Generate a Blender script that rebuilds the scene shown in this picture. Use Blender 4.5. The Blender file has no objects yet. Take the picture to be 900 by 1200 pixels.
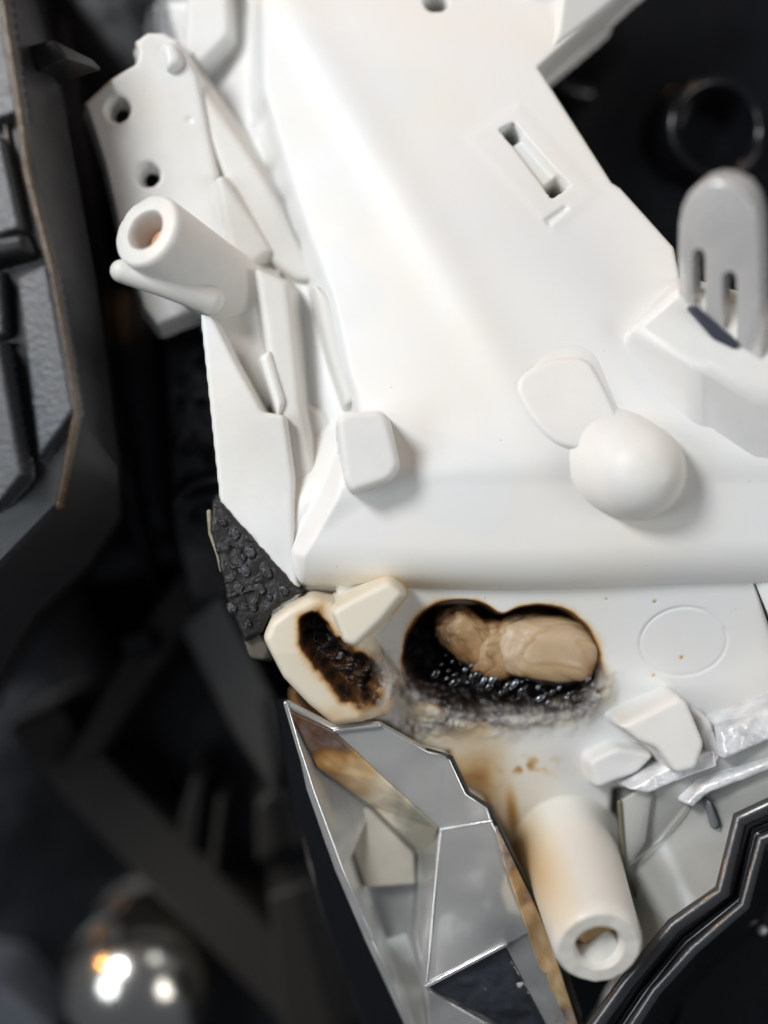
import bpy, bmesh, math, random
import numpy as np
from mathutils import Vector, Matrix
from mathutils.geometry import delaunay_2d_cdt

# ------------------------------------------------------------------ scene, camera, light (1 unit = 1 cm)
S = bpy.context.scene
C = S.collection
S.unit_settings.system = 'METRIC'
S.unit_settings.scale_length = 0.01
D = 14.0                                   # camera height above the burnt panel, cm
cam_d = bpy.data.cameras.new('camera'); cam = bpy.data.objects.new('camera', cam_d); C.objects.link(cam)
cam.location = (0, 0, D); cam.rotation_euler = (0, 0, 0)
cam_d.sensor_fit = 'AUTO'; cam_d.sensor_width = 36; cam_d.lens = 36 * D / 12.0
cam_d.clip_start = 0.1; cam_d.clip_end = 400
cam_d.dof.use_dof = True
cam_d.dof.focus_distance = D - 0.12
cam_d.dof.aperture_fstop = cam_d.lens * 1e-3 / 1.0
S.camera = cam

w = bpy.data.worlds.new('World'); S.world = w; w.use_nodes = True
bg = w.node_tree.nodes['Background']
bg.inputs[0].default_value = (0.80, 0.88, 1.0, 1); bg.inputs[1].default_value = 0.09

def area(name, loc, target, size, power, col):
    d = bpy.data.lights.new(name, 'AREA'); d.shape = 'DISK'; d.size = size; d.energy = power; d.color = col
    o = bpy.data.objects.new(name, d); C.objects.link(o); o.location = loc
    o.rotation_euler = (Vector(target) - Vector(loc)).to_track_quat('-Z', 'Y').to_euler()
    return o
area('key_lamp', (-17, 15, 22), (0, 0, 0), 9.0, 7700, (0.97, 0.99, 1.0))
area('added_cool_lamp', (-20, -1, 20), (0, 0, 0), 13, 2300, (0.86, 0.94, 1.0))  # unseen cool lamp, added to brighten the grained trim panels
area('fill_lamp', (28, -3, 20), (0, 0, 0), 17, 3300, (1.0, 0.985, 0.96))
area('warm_lamp', (3, 24, 9), (0, 1, 0), 2.0, 500, (1.0, 0.50, 0.16))
area('warm_lamp', (-24, 9, 8), (-3, 2, 0), 0.9, 800, (1.0, 0.46, 0.12))

S.view_settings.view_transform = 'Standard'; S.view_settings.look = 'None'
S.view_settings.gamma = 1.0; S.view_settings.use_curve_mapping = False
S.view_settings.exposure = 0.0
S.render.engine = 'CYCLES'
S.cycles.max_bounces = 10; S.cycles.transparent_max_bounces = 8
S.cycles.use_denoising = True

# ------------------------------------------------------------------ helpers
def P(px, py, z):
    """point at height z that stands where the photograph shows it"""
    k = (D - z) / D
    return Vector(((px - 450) / 100 * k, (600 - py) / 100 * k, z))
def P2(px, py, z=0.0):
    v = P(px, py, z); return (v.x, v.y)
def poly(pts, z=0.0):
    return [P2(x, y, z) for x, y in pts]

def empty(name, loc, label=None, cat=None, group=None):
    o = bpy.data.objects.new(name, None); C.objects.link(o); o.location = loc
    o.empty_display_size = 0.3
    tag(o, label, cat, group); return o
def tag(o, label=None, cat=None, group=None, kind=None):
    if label: o['label'] = label
    if cat: o['category'] = cat
    if group: o['group'] = group
    if kind: o['kind'] = kind
    return o

bpy.context.view_layer.update()
def link(name, me, mat, parent=None, smooth=True, angle=40):
    o = bpy.data.objects.new(name, me); C.objects.link(o)
    if mat and not me.materials: me.materials.append(mat)
    if smooth:
        me.shade_smooth()
        if angle: me.set_sharp_from_angle(angle=math.radians(angle))
    if parent:
        o.parent = parent
        m = Matrix.Identity(4)
        p = parent
        while p is not None:
            m = Matrix.Translation(p.location) @ m
            p = p.parent
        # meshes are written in world coordinates: undo the parents' offset
        me.transform(m.inverted())
    return o
def mesh(name, verts, faces):
    me = bpy.data.meshes.new(name); me.from_pydata([tuple(v) for v in verts], [], faces); me.update(); return me
def bm_link(name, bm, mat, parent=None, smooth=True, angle=40):
    me = bpy.data.meshes.new(name); bmesh.ops.recalc_face_normals(bm, faces=bm.faces); bm.to_mesh(me); bm.free()
    return link(name, me, mat, parent, smooth, angle)
def bevel(o, width, seg=3, angle=30):
    m = o.modifiers.new('bevel', 'BEVEL'); m.width = width; m.segments = seg; m.limit_method = 'ANGLE'
    m.angle_limit = math.radians(angle); m.harden_normals = False
    return o

# smooth numpy value noise
_rs = np.random.RandomState(7)
_T = _rs.rand(64, 64)
def vnoise(x, y):
    xi = np.floor(x).astype(int); yi = np.floor(y).astype(int)
    fx = x - xi; fy = y - yi
    fx = fx * fx * fx * (fx * (fx * 6 - 15) + 10); fy = fy * fy * fy * (fy * (fy * 6 - 15) + 10)
    a = _T[xi % 64, yi % 64]; b = _T[(xi + 1) % 64, yi % 64]; c = _T[xi % 64, (yi + 1) % 64]; d = _T[(xi + 1) % 64, (yi + 1) % 64]
    return (a * (1 - fx) + b * fx) * (1 - fy) + (c * (1 - fx) + d * fx) * fy
def fbm(x, y, f, octv=4, seed=0):
    s = np.zeros_like(x); a = 0.5; t = 0
    for k in range(octv):
        ca, sa = math.cos(0.6 * k + seed), math.sin(0.6 * k + seed)
        s += a * vnoise((ca * x - sa * y) * f + 17.3 * k + seed * 5.1, (sa * x + ca * y) * f + 9.7 * k + seed * 3.3)
        t += a; a *= 0.5; f *= 2.03
    return s / t
def sstep(a, b, x):
    t = np.clip((x - a) / (b - a), 0, 1); return t * t * (3 - 2 * t)
def smin(a, b, k):
    h = np.clip(0.5 + 0.5 * (b - a) / k, 0, 1); return b * (1 - h) + a * h - k * h * (1 - h)
def sd(poly_, X, Y):
    """signed distance to a polygon, positive inside"""
    best = np.full(X.shape, 1e9); ins = np.zeros(X.shape, bool); n = len(poly_)
    for i in range(n):
        x0, y0 = poly_[i]; x1, y1 = poly_[(i + 1) % n]
        ex, ey = x1 - x0, y1 - y0; L = ex * ex + ey * ey + 1e-12
        t = np.clip(((X - x0) * ex + (Y - y0) * ey) / L, 0, 1)
        best = np.minimum(best, (X - x0 - t * ex) ** 2 + (Y - y0 - t * ey) ** 2)
        c = ((y0 > Y) != (y1 > Y)) & (X < (x1 - x0) * (Y - y0) / (y1 - y0 + 1e-12) + x0)
        ins ^= c
    d = np.sqrt(best); return np.where(ins, d, -d)
def dline(pts, X, Y):
    best = np.full(X.shape, 1e9)
    for (x0, y0), (x1, y1) in zip(pts[:-1], pts[1:]):
        ex, ey = x1 - x0, y1 - y0; L = ex * ex + ey * ey + 1e-12
        t = np.clip(((X - x0) * ex + (Y - y0) * ey) / L, 0, 1)
        best = np.minimum(best, np.sqrt((X - x0 - t * ex) ** 2 + (Y - y0 - t * ey) ** 2))
    return best
def edge_round(d, r, drop, fall=0.05):
    """top falls with a rounded edge (radius r) as d -> 0 and then drops away"""
    t = np.clip(1 - d / r, 0, 1)
    z = -r * (1 - np.sqrt(np.clip(1 - t * t, 0, 1)))
    return z - drop * sstep(0.0, -fall, d)

def hfield(name, box, step, fn, mat, parent, angle=None):
    """a moulded surface: fn(X, Y) -> z, keep mask, colour masks"""
    x0, x1, y0, y1 = box
    nx = int((x1 - x0) / step) + 1; ny = int((y1 - y0) / step) + 1
    xs = np.linspace(x0, x1, nx); ys = np.linspace(y0, y1, ny)
    X, Y = np.meshgrid(xs, ys)
    Z, keep, masks = fn(X, Y)
    idx = np.arange(nx * ny).reshape(ny, nx)
    k = keep[:-1, :-1] | keep[1:, :-1] | keep[:-1, 1:] | keep[1:, 1:]
    q = np.stack([idx[:-1, :-1][k], idx[:-1, 1:][k], idx[1:, 1:][k], idx[1:, :-1][k]], 1)
    used = np.unique(q); remap = np.full(nx * ny, -1); remap[used] = np.arange(len(used))
    q = remap[q]
    co = np.stack([X.ravel(), Y.ravel(), Z.ravel()], 1)[used]
    me = bpy.data.meshes.new(name)
    me.vertices.add(len(co)); me.vertices.foreach_set('co', co.astype(np.float32).ravel())
    me.loops.add(q.size); me.loops.foreach_set('vertex_index', q.ravel().astype(np.int32))
    me.polygons.add(len(q)); me.polygons.foreach_set('loop_start', (np.arange(len(q)) * 4).astype(np.int32))
    me.update(calc_edges=True); me.validate()
    for mn, mv in masks.items():
        a = me.attributes.new(mn, 'FLOAT', 'POINT'); a.data.foreach_set('value', mv.ravel()[used].astype(np.float32))
    return link(name, me, mat, parent, True, angle)

def rounded(pts, r, n=5):
    """round the corners of a world-space polygon"""
    out = []; m = len(pts)
    for i in range(m):
        p = Vector(pts[i]); a = Vector(pts[i - 1]); b = Vector(pts[(i + 1) % m])
        da = (a - p); db = (b - p); rr = min(r, da.length * 0.45, db.length * 0.45)
        s = p + da.normalized() * rr; e = p + db.normalized() * rr
        for k in range(n + 1):
            t = k / n
            out.append(tuple((1 - t) ** 2 * s + 2 * t * (1 - t) * p + t * t * e))
    return out
def ccw(pts):
    a = sum(pts[i - 1][0] * pts[i][1] - pts[i][0] * pts[i - 1][1] for i in range(len(pts)))
    return pts if a > 0 else pts[::-1]
def offset(pts, d):
    """grow (d > 0) a counter-clockwise outline"""
    out = []; m = len(pts)
    for i in range(m):
        a = Vector(pts[i - 1]); p = Vector(pts[i]); b = Vector(pts[(i + 1) % m])
        e0 = (p - a); e1 = (b - p)
        if e0.length < 1e-6: e0 = e1
        if e1.length < 1e-6: e1 = e0
        n0 = Vector((e0.y, -e0.x)).normalized(); n1 = Vector((e1.y, -e1.x)).normalized()
        n = (n0 + n1); n = n.normalized() if n.length > 1e-6 else n0
        c = max(0.5, n.dot(n0)); out.append(tuple(p + n * (d / c)))
    return out
def pad(name, pts, ztop, zbase, mat, parent, corner=0.08, edge=0.06, draft=0.06, slope=(0, 0), flare=0.0, step=0.018):
    """a moulded pad: rounded outline in photo pixels at ztop, walls with draft, rounded top edge"""
    o2 = rounded(ccw(poly(pts, ztop)), corner)
    cx = sum(p[0] for p in o2) / len(o2); cy = sum(p[1] for p in o2) / len(o2)
    fall = max(draft, step * 2.2); m = fall + flare + step * 2
    xs = [p[0] for p in o2]; ys = [p[1] for p in o2]
    if max(max(xs) - min(xs), max(ys) - min(ys)) > 3: step = 0.02; fall = max(draft, step * 2.2)
    def fn(X, Y):
        d = sd(o2, X, Y)
        top = ztop + slope[0] * (X - cx) + slope[1] * (Y - cy)
        t = np.clip(1 - d / edge, 0, 1)
        z = top - edge * (1 - np.sqrt(np.clip(1 - t * t, 0, 1)))
        k = np.clip(-d / fall, 0, 1)
        z = np.where(d < 0, (top - edge) * (1 - k) + zbase * k, z)
        if flare: z = np.maximum(z, zbase) + flare * np.exp(-np.clip(-d - fall, 0, 9) / (flare * .5)) * k ** 6
        return z, d > -(fall + flare + step * .5), {}
    return hfield(name, (min(xs) - m, max(xs) + m, min(ys) - m, max(ys) + m), step, fn, mat, parent, None)
def frame_of(a, b):
    z = (b - a).normalized(); x = z.cross(Vector((0, 1, 0.01))).normalized(); y = z.cross(x)
    return x, y, z
def lathe(name, a, b, prof, mat, parent, seg=48, angle=45, wob=0.0):
    """prof: (radius, distance along a->b as a fraction) from base to the end of the profile"""
    x, y, z = frame_of(a, b); L = (b - a).length; v = []; f = []
    for r, t in prof:
        for i in range(seg):
            th = 2 * math.pi * i / seg; rr = r * (1 + wob * math.sin(3 * th + 1.3))
            v.append(a + z * (t * L) + x * (rr * math.cos(th)) + y * (rr * math.sin(th)))
    for j in range(len(prof) - 1):
        for i in range(seg):
            f.append((j * seg + i, j * seg + (i + 1) % seg, (j + 1) * seg + (i + 1) % seg, (j + 1) * seg + i))
    if prof[0][0] > 1e-4: f.append(tuple(reversed(range(seg))))
    if prof[-1][0] > 1e-4: f.append(tuple((len(prof) - 1) * seg + i for i in range(seg)))
    return link(name, mesh(name, v, f), mat, parent, True, angle)
def capsule_bm(bm, pts, rad, seg=20, sub=6):
    """a round-ended bar through the points with a radius for each"""
    n = len(pts); ring_list = []
    for i, p in enumerate(pts):
        d = (pts[min(i + 1, n - 1)] - pts[max(i - 1, 0)]).normalized()
        up = Vector((0, 0, 1)) if abs(d.z) < 0.9 else Vector((0, 1, 0))
        x = d.cross(up).normalized(); y = d.cross(x)
        if i == 0:
            for k in range(sub):
                t = (k + 0.15) / sub * math.pi / 2
                ring_list.append((p - d * rad[i] * math.cos(t), rad[i] * math.sin(t), x, y))
        ring_list.append((p, rad[i], x, y))
        if i == n - 1:
            for k in range(sub):
                t = (k + 1 - 0.15) / sub * math.pi / 2
                ring_list.append((p + d * rad[i] * math.sin(t), rad[i] * math.cos(t), x, y))
    vs = [[bm.verts.new(c + x * r * math.cos(2 * math.pi * s / seg) + y * r * math.sin(2 * math.pi * s / seg)) for s in range(seg)] for c, r, x, y in ring_list]
    for a, b in zip(vs[:-1], vs[1:]):
        for s in range(seg):
            bm.faces.new((a[s], a[(s + 1) % seg], b[(s + 1) % seg], b[s]))
    bm.faces.new(list(reversed(vs[0]))); bm.faces.new(vs[-1])
def bar(name, pts, rad, mat, parent, seg=20):
    bm = bmesh.new(); capsule_bm(bm, pts, rad, seg); return bm_link(name, bm, mat, parent, True, 60)
def facets(name, V, F, mat, parent, thick=0.0, bev=0.0, seg=2, smooth=True, angle=30):
    """faces between named points (px, py, z)"""
    keys = list(V); ix = {k: i for i, k in enumerate(keys)}
    me = mesh(name, [P(*V[k]) for k in keys], [tuple(ix[k] for k in f) for f in F])
    bm = bmesh.new(); bm.from_mesh(me)
    bmesh.ops.recalc_face_normals(bm, faces=bm.faces)
    if sum(f.normal.z for f in bm.faces) < 0: bmesh.ops.reverse_faces(bm, faces=bm.faces)
    bm.to_mesh(me); bm.free()
    o = link(name, me, mat, parent, smooth, angle)
    if thick:
        m = o.modifiers.new('shell', 'SOLIDIFY'); m.thickness = thick; m.offset = -1
    if bev: bevel(o, bev, seg)
    return o

# ------------------------------------------------------------------ materials
def nt(m): return m.node_tree.nodes, m.node_tree.links
def mat(name, col, rough=0.4, metal=0.0, spec=0.5, bump=0.0, bscale=20, rvar=0.0, cvar=0.0, trans=0.0, ior=1.46, sss=0.0, coat=0.0, bdetail=4):
    m = bpy.data.materials.new(name); m.use_nodes = True; N, L = nt(m); b = N['Principled BSDF']
    b.inputs['Base Color'].default_value = (*col, 1); b.inputs['Roughness'].default_value = rough
    b.inputs['Metallic'].default_value = metal; b.inputs['Specular IOR Level'].default_value = spec
    b.inputs['IOR'].default_value = ior; b.inputs['Transmission Weight'].default_value = trans
    b.inputs['Coat Weight'].default_value = coat; b.inputs['Coat Roughness'].default_value = 0.08
    if sss:
        b.inputs['Subsurface Weight'].default_value = sss; b.inputs['Subsurface Radius'].default_value = (1, .8, .6); b.inputs['Subsurface Scale'].default_value = 0.06
    tc = N.new('ShaderNodeNewGeometry')
    if bump:
        n = N.new('ShaderNodeTexNoise'); n.inputs['Scale'].default_value = bscale; n.inputs['Detail'].default_value = bdetail
        L.new(tc.outputs['Position'], n.inputs['Vector'])
        bp = N.new('ShaderNodeBump'); bp.inputs['Strength'].default_value = bump; bp.inputs['Distance'].default_value = 0.02
        L.new(n.outputs['Fac'], bp.inputs['Height']); L.new(bp.outputs['Normal'], b.inputs['Normal'])
    if rvar or cvar:
        n2 = N.new('ShaderNodeTexNoise'); n2.inputs['Scale'].default_value = 2.3; n2.inputs['Detail'].default_value = 7; n2.inputs['Roughness'].default_value = 0.65
        L.new(tc.outputs['Position'], n2.inputs['Vector'])
        if rvar:
            r = N.new('ShaderNodeMapRange'); r.inputs[1].default_value = .3; r.inputs[2].default_value = .7
            r.inputs[3].default_value = max(0.02, rough - rvar); r.inputs[4].default_value = rough + rvar
            L.new(n2.outputs['Fac'], r.inputs[0]); L.new(r.outputs[0], b.inputs['Roughness'])
        if cvar:
            r = N.new('ShaderNodeMapRange'); r.inputs[1].default_value = .3; r.inputs[2].default_value = .7
            r.inputs[3].default_value = 1 - cvar; r.inputs[4].default_value = 1 + cvar
            mx = N.new('ShaderNodeVectorMath'); mx.operation = 'SCALE'; mx.inputs[0].default_value = col
            L.new(n2.outputs['Fac'], r.inputs[0]); L.new(r.outputs[0], mx.inputs['Scale']); L.new(mx.outputs[0], b.inputs['Base Color'])
    return m
def dusty(m, strength=0.5):
    N, L = nt(m); b = N['Principled BSDF']; g = N.new('ShaderNodeNewGeometry')
    src = b.inputs['Base Color'].links[0].from_socket
    v = N.new('ShaderNodeTexVoronoi'); v.inputs['Scale'].default_value = 2.6; L.new(g.outputs['Position'], v.inputs['Vector'])
    sp = N.new('ShaderNodeMapRange'); sp.inputs[1].default_value = .018; sp.inputs[2].default_value = .03; sp.inputs[3].default_value = strength; sp.inputs[4].default_value = 0
    L.new(v.outputs['Distance'], sp.inputs[0])
    n = N.new('ShaderNodeTexNoise'); n.inputs['Scale'].default_value = .55; n.inputs['Detail'].default_value = 5; L.new(g.outputs['Position'], n.inputs['Vector'])
    r = N.new('ShaderNodeMapRange'); r.inputs[1].default_value = .42; r.inputs[2].default_value = .72; L.new(n.outputs['Fac'], r.inputs[0])
    y = N.new('ShaderNodeMix'); y.data_type = 'RGBA'; y.blend_type = 'MULTIPLY'; y.inputs[7].default_value = (1, .965, .90, 1)
    L.new(r.outputs[0], y.inputs[0]); L.new(src, y.inputs[6])
    d = N.new('ShaderNodeMix'); d.data_type = 'RGBA'; d.inputs[7].default_value = (.16, .13, .10, 1)
    L.new(sp.outputs[0], d.inputs[0]); L.new(y.outputs[2], d.inputs[6]); L.new(d.outputs[2], b.inputs['Base Color'])
    return m
WHITE = mat('white_plastic', (0.80, 0.80, 0.79), 0.42, spec=0.4, bump=0.12, bscale=22, cvar=0.03, rvar=0.10, sss=0.15)
dusty(WHITE)
CREAM = mat('shaded_white_plastic', (0.74, 0.72, 0.68), 0.45, spec=0.4, bump=0.10, bscale=12, cvar=0.03, rvar=0.08, sss=0.15)  # white plastic with the beige of shadow and bounced light in its colour
GLOSS = mat('gloss_black_plastic', (0.006, 0.0065, 0.008), 0.2, bump=0.05, bscale=5, rvar=0.1)
SATIN = mat('satin_black_plastic', (0.011, 0.011, 0.012), 0.40, bump=0.10, bscale=40, rvar=0.08)
GRAIN = mat('grained_black_plastic', (0.036, 0.040, 0.047), 0.36, spec=1.0, bump=1.0, bscale=20, bdetail=5, rvar=0.05)
EDGE = mat('glint_black_plastic', (0.060, 0.036, 0.016), 0.22, spec=1.0, bump=0.7, bscale=28)  # black plastic, brown base colour stands in for an orange light glint
STEEL = mat('stamped_steel', (0.80, 0.79, 0.775), 0.26, metal=0.42, bump=0.05, bscale=30, rvar=0.07)
CHROME = mat('polished_steel', (0.86, 0.81, 0.74), 0.2, metal=1.0)
COPPER = mat('rusty_screw_bore', (0.42, 0.20, 0.09), 0.5, bump=0.5, bscale=9, cvar=0.35)
BUBBLE = mat('charred_bubble_glint', (0.26, 0.28, 0.32), 0.24, metal=.85)  # bright metallic grey stands in for lamp highlights on the black bubbles
ASH = mat('grey_ash', (0.25, 0.245, 0.24), 0.6, bump=0.6, bscale=10, cvar=0.5)

def burnt(name, base=(0.80, 0.80, 0.79), stops=None):
    """white plastic with burn marks carried by the masks char, tan, ash"""
    m = bpy.data.materials.new(name); m.use_nodes = True; N, L = nt(m); b = N['Principled BSDF']
    b.inputs['Specular IOR Level'].default_value = 0.45
    g = N.new('ShaderNodeNewGeometry')
    def noise(s, d, r=0.6):
        n = N.new('ShaderNodeTexNoise'); n.inputs['Scale'].default_value = s; n.inputs['Detail'].default_value = d; n.inputs['Roughness'].default_value = r
        L.new(g.outputs['Position'], n.inputs['Vector']); return n.outputs['Fac']
    def at(n):
        a = N.new('ShaderNodeAttribute'); a.attribute_name = n; return a.outputs['Fac']
    def mixc(f, a, c):
        x = N.new('ShaderNodeMix'); x.data_type = 'RGBA'
        L.new(f, x.inputs[0])
        for s, val in ((6, a), (7, c)):
            if isinstance(val, tuple): x.inputs[s].default_value = (*val, 1)
            else: L.new(val, x.inputs[s])
        return x.outputs[2]
    def mixf(f, a, c):
        x = N.new('ShaderNodeMix'); L.new(f, x.inputs[0])
        for s, val in ((2, a), (3, c)):
            if isinstance(val, (int, float)): x.inputs[s].default_value = val
            else: L.new(val, x.inputs[s])
        return x.outputs[0]
    def ramp(f, stops):
        r = N.new('ShaderNodeValToRGB'); L.new(f, r.inputs[0]); e = r.color_ramp.elements
        e[0].position, e[0].color = stops[0][0], (*stops[0][1], 1); e[1].position, e[1].color = stops[-1][0], (*stops[-1][1], 1)
        for p, c in stops[1:-1]:
            q = e.new(p); q.color = (*c, 1)
        return r.outputs[0]
    n1 = noise(4.5, 8); n2 = noise(16, 6); n3 = noise(1.6, 4)
    tanc = ramp(at('tan'), stops or [(0, base), (0.25, (0.72, 0.62, 0.47)), (0.5, (0.58, 0.40, 0.21)), (0.75, (0.34, 0.17, 0.055)), (1, (0.09, 0.035, 0.012))])
    ashc = ramp(n1, [(0.33, (0.07, 0.072, 0.08)), (0.46, (0.32, 0.31, 0.30)), (0.58, (0.55, 0.52, 0.47)), (0.7, (0.42, 0.30, 0.19))])
    charc = ramp(n2, [(0.35, (0.005, 0.004, 0.004)), (0.6, (0.014, 0.011, 0.010)), (0.8, (0.05, 0.03, 0.02))])
    c = mixc(at('ash'), tanc, ashc); c = mixc(at('char'), c, charc)
    L.new(c, b.inputs['Base Color'])
    r = mixf(at('ash'), 0.42, 0.7); r = mixf(at('char'), r, 0.14); L.new(r, b.inputs['Roughness'])
    bp = N.new('ShaderNodeBump'); bp.inputs['Distance'].default_value = 0.03
    st = N.new('ShaderNodeMath'); st.operation = 'MAXIMUM'; L.new(at('ash'), st.inputs[0]); L.new(at('char'), st.inputs[1])
    s2 = N.new('ShaderNodeMath'); s2.operation = 'MULTIPLY_ADD'; L.new(st.outputs[0], s2.inputs[0]); s2.inputs[1].default_value = 0.55; s2.inputs[2].default_value = 0.05
    L.new(s2.outputs[0], bp.inputs['Strength']); L.new(n2, bp.inputs['Height']); L.new(bp.outputs['Normal'], b.inputs['Normal'])
    return m
BURNT = dusty(burnt('burnt_white_plastic'))
BURNTW = burnt('burnt_cream_plastic', (0.74, 0.69, 0.58))

def clear(name, tint, rough, mixw):
    """acrylic: mostly clear, part milky"""
    m = mat(name, tint, rough, trans=mixw, ior=1.49, spec=0.6, bump=0.05, bscale=6, rvar=0.03); return m
ACRYL = clear('clear_acrylic', (0.90, 0.90, 0.88), 0.22, 0.55); ACRYL.node_tree.nodes['Principled BSDF'].inputs['Metallic'].default_value = 0.4
def wavy(m, sc, dist):
    N, L = nt(m); b = N['Principled BSDF']; g = N.new('ShaderNodeNewGeometry'); n = N.new('ShaderNodeTexNoise'); n.inputs['Scale'].default_value = sc; n.inputs['Detail'].default_value = 2
    L.new(g.outputs['Position'], n.inputs['Vector']); bp = N.new('ShaderNodeBump'); bp.inputs['Strength'].default_value = 1; bp.inputs['Distance'].default_value = dist; L.new(n.outputs['Fac'], bp.inputs['Height'])
    old = b.inputs['Normal'].links
    if old: L.new(old[0].from_socket, bp.inputs['Normal'])
    L.new(bp.outputs['Normal'], b.inputs['Normal'])
wavy(ACRYL, 0.55, 0.45)
MILKY = mat('milky_plastic', (0.50, 0.46, 0.39), 0.35, bump=0.1, bscale=10, cvar=0.1, sss=0.2)

# ================================================================== the black housing everything sits in
tray = empty('black_housing', (0, 0, -6.6), 'glossy black plastic housing lying deep behind the white panel and at top right', 'housing')
def tray_fn(X, Y):
    z = -3.2 + 0.10 * fbm(X, Y, 0.35, 3, 1) - 1.6 * sstep(-0.5, -2.6, Y) * sstep(1.0, -1.0, X)
    z = z + 0.5 * sstep(2.0, 6.0, X + 0.4 * Y)
    return z, np.ones(X.shape, bool), {}
hfield('tray_floor', (-9, 9, -10, 10), 0.12, tray_fn, GLOSS, tray)
# round sockets at top right
def socket(cx, cy, z0, r, h, wob=0.0):
    a = P(cx, cy, z0); b = a + Vector((0.10, -0.06, h))
    return lathe('socket_rim', a, b, [(r * 1.35, 0), (r * 1.12, 0.25), (r * 1.05, 0.8)] + [(r * (.93 + .13 * math.cos(t)), .9 + .13 * math.sin(t)) for t in [math.pi * q / 10 for q in range(11)]] + [(r * 0.79, 0.6), (r * 0.55, 0.2), (0.0, 0.12)], GLOSS, tray, 56)
socket(812, 168, -2.9, 0.66, 0.9)
socket(676, 46, -3.0, 0.85, 0.4)
# inner left wall, glossy with creases and grit
def wall_fn(X, Y):
    py = 600 - Y * 100; px = 450 + X * 100
    z = -1.75 - 0.5 * sstep(2.0, 4.0, Y) + 0 * X
    z = z - 1.1 * sstep(-2.75, -3.15, X + 0.05 * Y) + 0.55 * sstep(-3.30, -3.42, X + 0.16 * Y) - 1.0 * sstep(-3.45, -3.9, X + 0.16 * Y)
    crease = np.exp(-((Y - 0.0 + 0.55 * (X + 2.1) ** 2 - 0.42) / 0.10) ** 2) * sstep(-2.9, -2.5, X)
    z = z + 0.30 * crease + 0.07 * fbm(X, Y, 2.2, 3, 2) * sstep(-3.1, -2.6, X)
    lump = np.clip(fbm(X, Y, 5.5, 2, 4) - 0.62, 0, 1) * sstep(-2.9, -2.4, X) * sstep(2.2, 1.6, Y)
    z = z + 0.8 * lump
    z = z - 1.4 * sstep(0.1, -1.8, Y)
    d = sd([(-4.6, 7), (-1.9, 7), (-1.7, 1), (-1.55, -1.0), (-1.6, -1.8), (-4.6, -1.8)], X, Y)
    return z - 0.6 * sstep(0.05, -0.05, d), d > -0.1, {}
hfield('inner_wall', (-4.7, -1.4, -1.9, 7.1), 0.03, wall_fn, mat('damp_black_plastic', (.016, .018, .024), .34, spec=.8, bump=.5, bscale=9, rvar=.12), tray)
# ribs and gusset plates in the deep lower left
RIBM = mat('dull_black_plastic', (0.032, 0.029, 0.025), 0.45, bump=.1, bscale=30)
def dpad(name, pts, zt, zb, m=RIBM, **k):
    return pad(name, pts, zt - .5, zb - .4, m, tray, **{**dict(corner=0.1, edge=0.1, draft=0.15), **k})
dpad('rib', [(20, 845), (75, 820), (300, 1075), (420, 1230), (340, 1230), (190, 1060), (80, 930)], -3.0, -4.9, slope=(-0.12, 0.12))
dpad('rib', [(250, 610), (272, 650), (215, 745), (120, 880), (70, 905), (150, 760)], -2.3, -4.6, slope=(-0.3, 0.2))
dpad('rib', [(205, 735), (262, 690), (330, 830), (380, 960), (350, 980), (270, 860)], -2.3, -4.6, slope=(0.22, 0.1))
dpad('rib', [(228, 905), (243, 912), (225, 1030), (205, 1028), (210, 960)], -2.9, -4.6, slope=(-0.3, 0.3), corner=0.06)
dpad('rib', [(255, 930), (268, 935), (250, 1060), (238, 1055)], -3.0, -4.6, slope=(-0.2, 0.2), corner=0.06)
dpad('rib', [(300, 940), (322, 920), (332, 1000), (300, 1015)], -2.8, -4.6, slope=(-0.3, 0.25), corner=0.1)
dpad('rib', [(316, 1040), (352, 1030), (400, 1230), (330, 1230)], -2.9, -4.6, slope=(-0.2, 0.2))
dpad('locating_pin', [(140, 745), (178, 738), (184, 762), (150, 780)], -1.9, -4.6, m=GLOSS, slope=(-0.35, 0.35), corner=0.08)
# black wall along the clear lens
facets('side_wall', dict(a=(322, 820, -0.35), b=(336, 818, -0.2), c=(372, 940, -0.5), d=(420, 1070, -0.7), e=(500, 1240, -1.0), f=(440, 1240, -1.2), g=(375, 1060, -1.0), h=(340, 930, -0.8),
       a2=(300, 820, -3.6), h2=(318, 940, -3.8), g2=(345, 1070, -4.0), f2=(400, 1260, -4.2)),
       [('a', 'b', 'c', 'h'), ('h', 'c', 'd', 'g'), ('g', 'd', 'e', 'f'), ('a', 'h', 'h2', 'a2'), ('h', 'g', 'g2', 'h2'), ('g', 'f', 'f2', 'g2')], GLOSS, tray, bev=0.04)

# chrome ball stud
stud = empty('ball_stud', P(163, 1150, -5.2), 'shiny steel ball stud deep in the dark at the lower left corner', 'ball stud')
bs = P(163, 1150, -4.0)
prof = [(1.0 * math.sin(t), 0) for t in ()]
bm = bmesh.new(); bmesh.ops.create_uvsphere(bm, u_segments=40, v_segments=24, radius=1.14, matrix=Matrix.Translation(bs)); bm_link('ball', bm, CHROME, stud)
lathe('neck', bs + Vector((0, 0.3, -1.5)), bs + Vector((0, 0.12, -0.5)), [(0.55, 0), (0.5, 0.3), (0.42, 0.8), (0.42, 1)], CHROME, stud)
bm = bmesh.new(); bmesh.ops.create_uvsphere(bm, u_segments=24, v_segments=16, radius=0.2, matrix=Matrix.Translation(P(155, 1082, -4.0))); bm_link('collar_tip', bm, STEEL, stud)
rim = pad('corner_flange', [(-60, 1140), (0, 1150), (62, 1230), (-60, 1260)], -3.4, -5.0, mat('blue_grey_plastic', (0.10, 0.11, 0.13), 0.35, rvar=0.1), None, slope=(-0.3, 0.3), corner=0.2)
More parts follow.
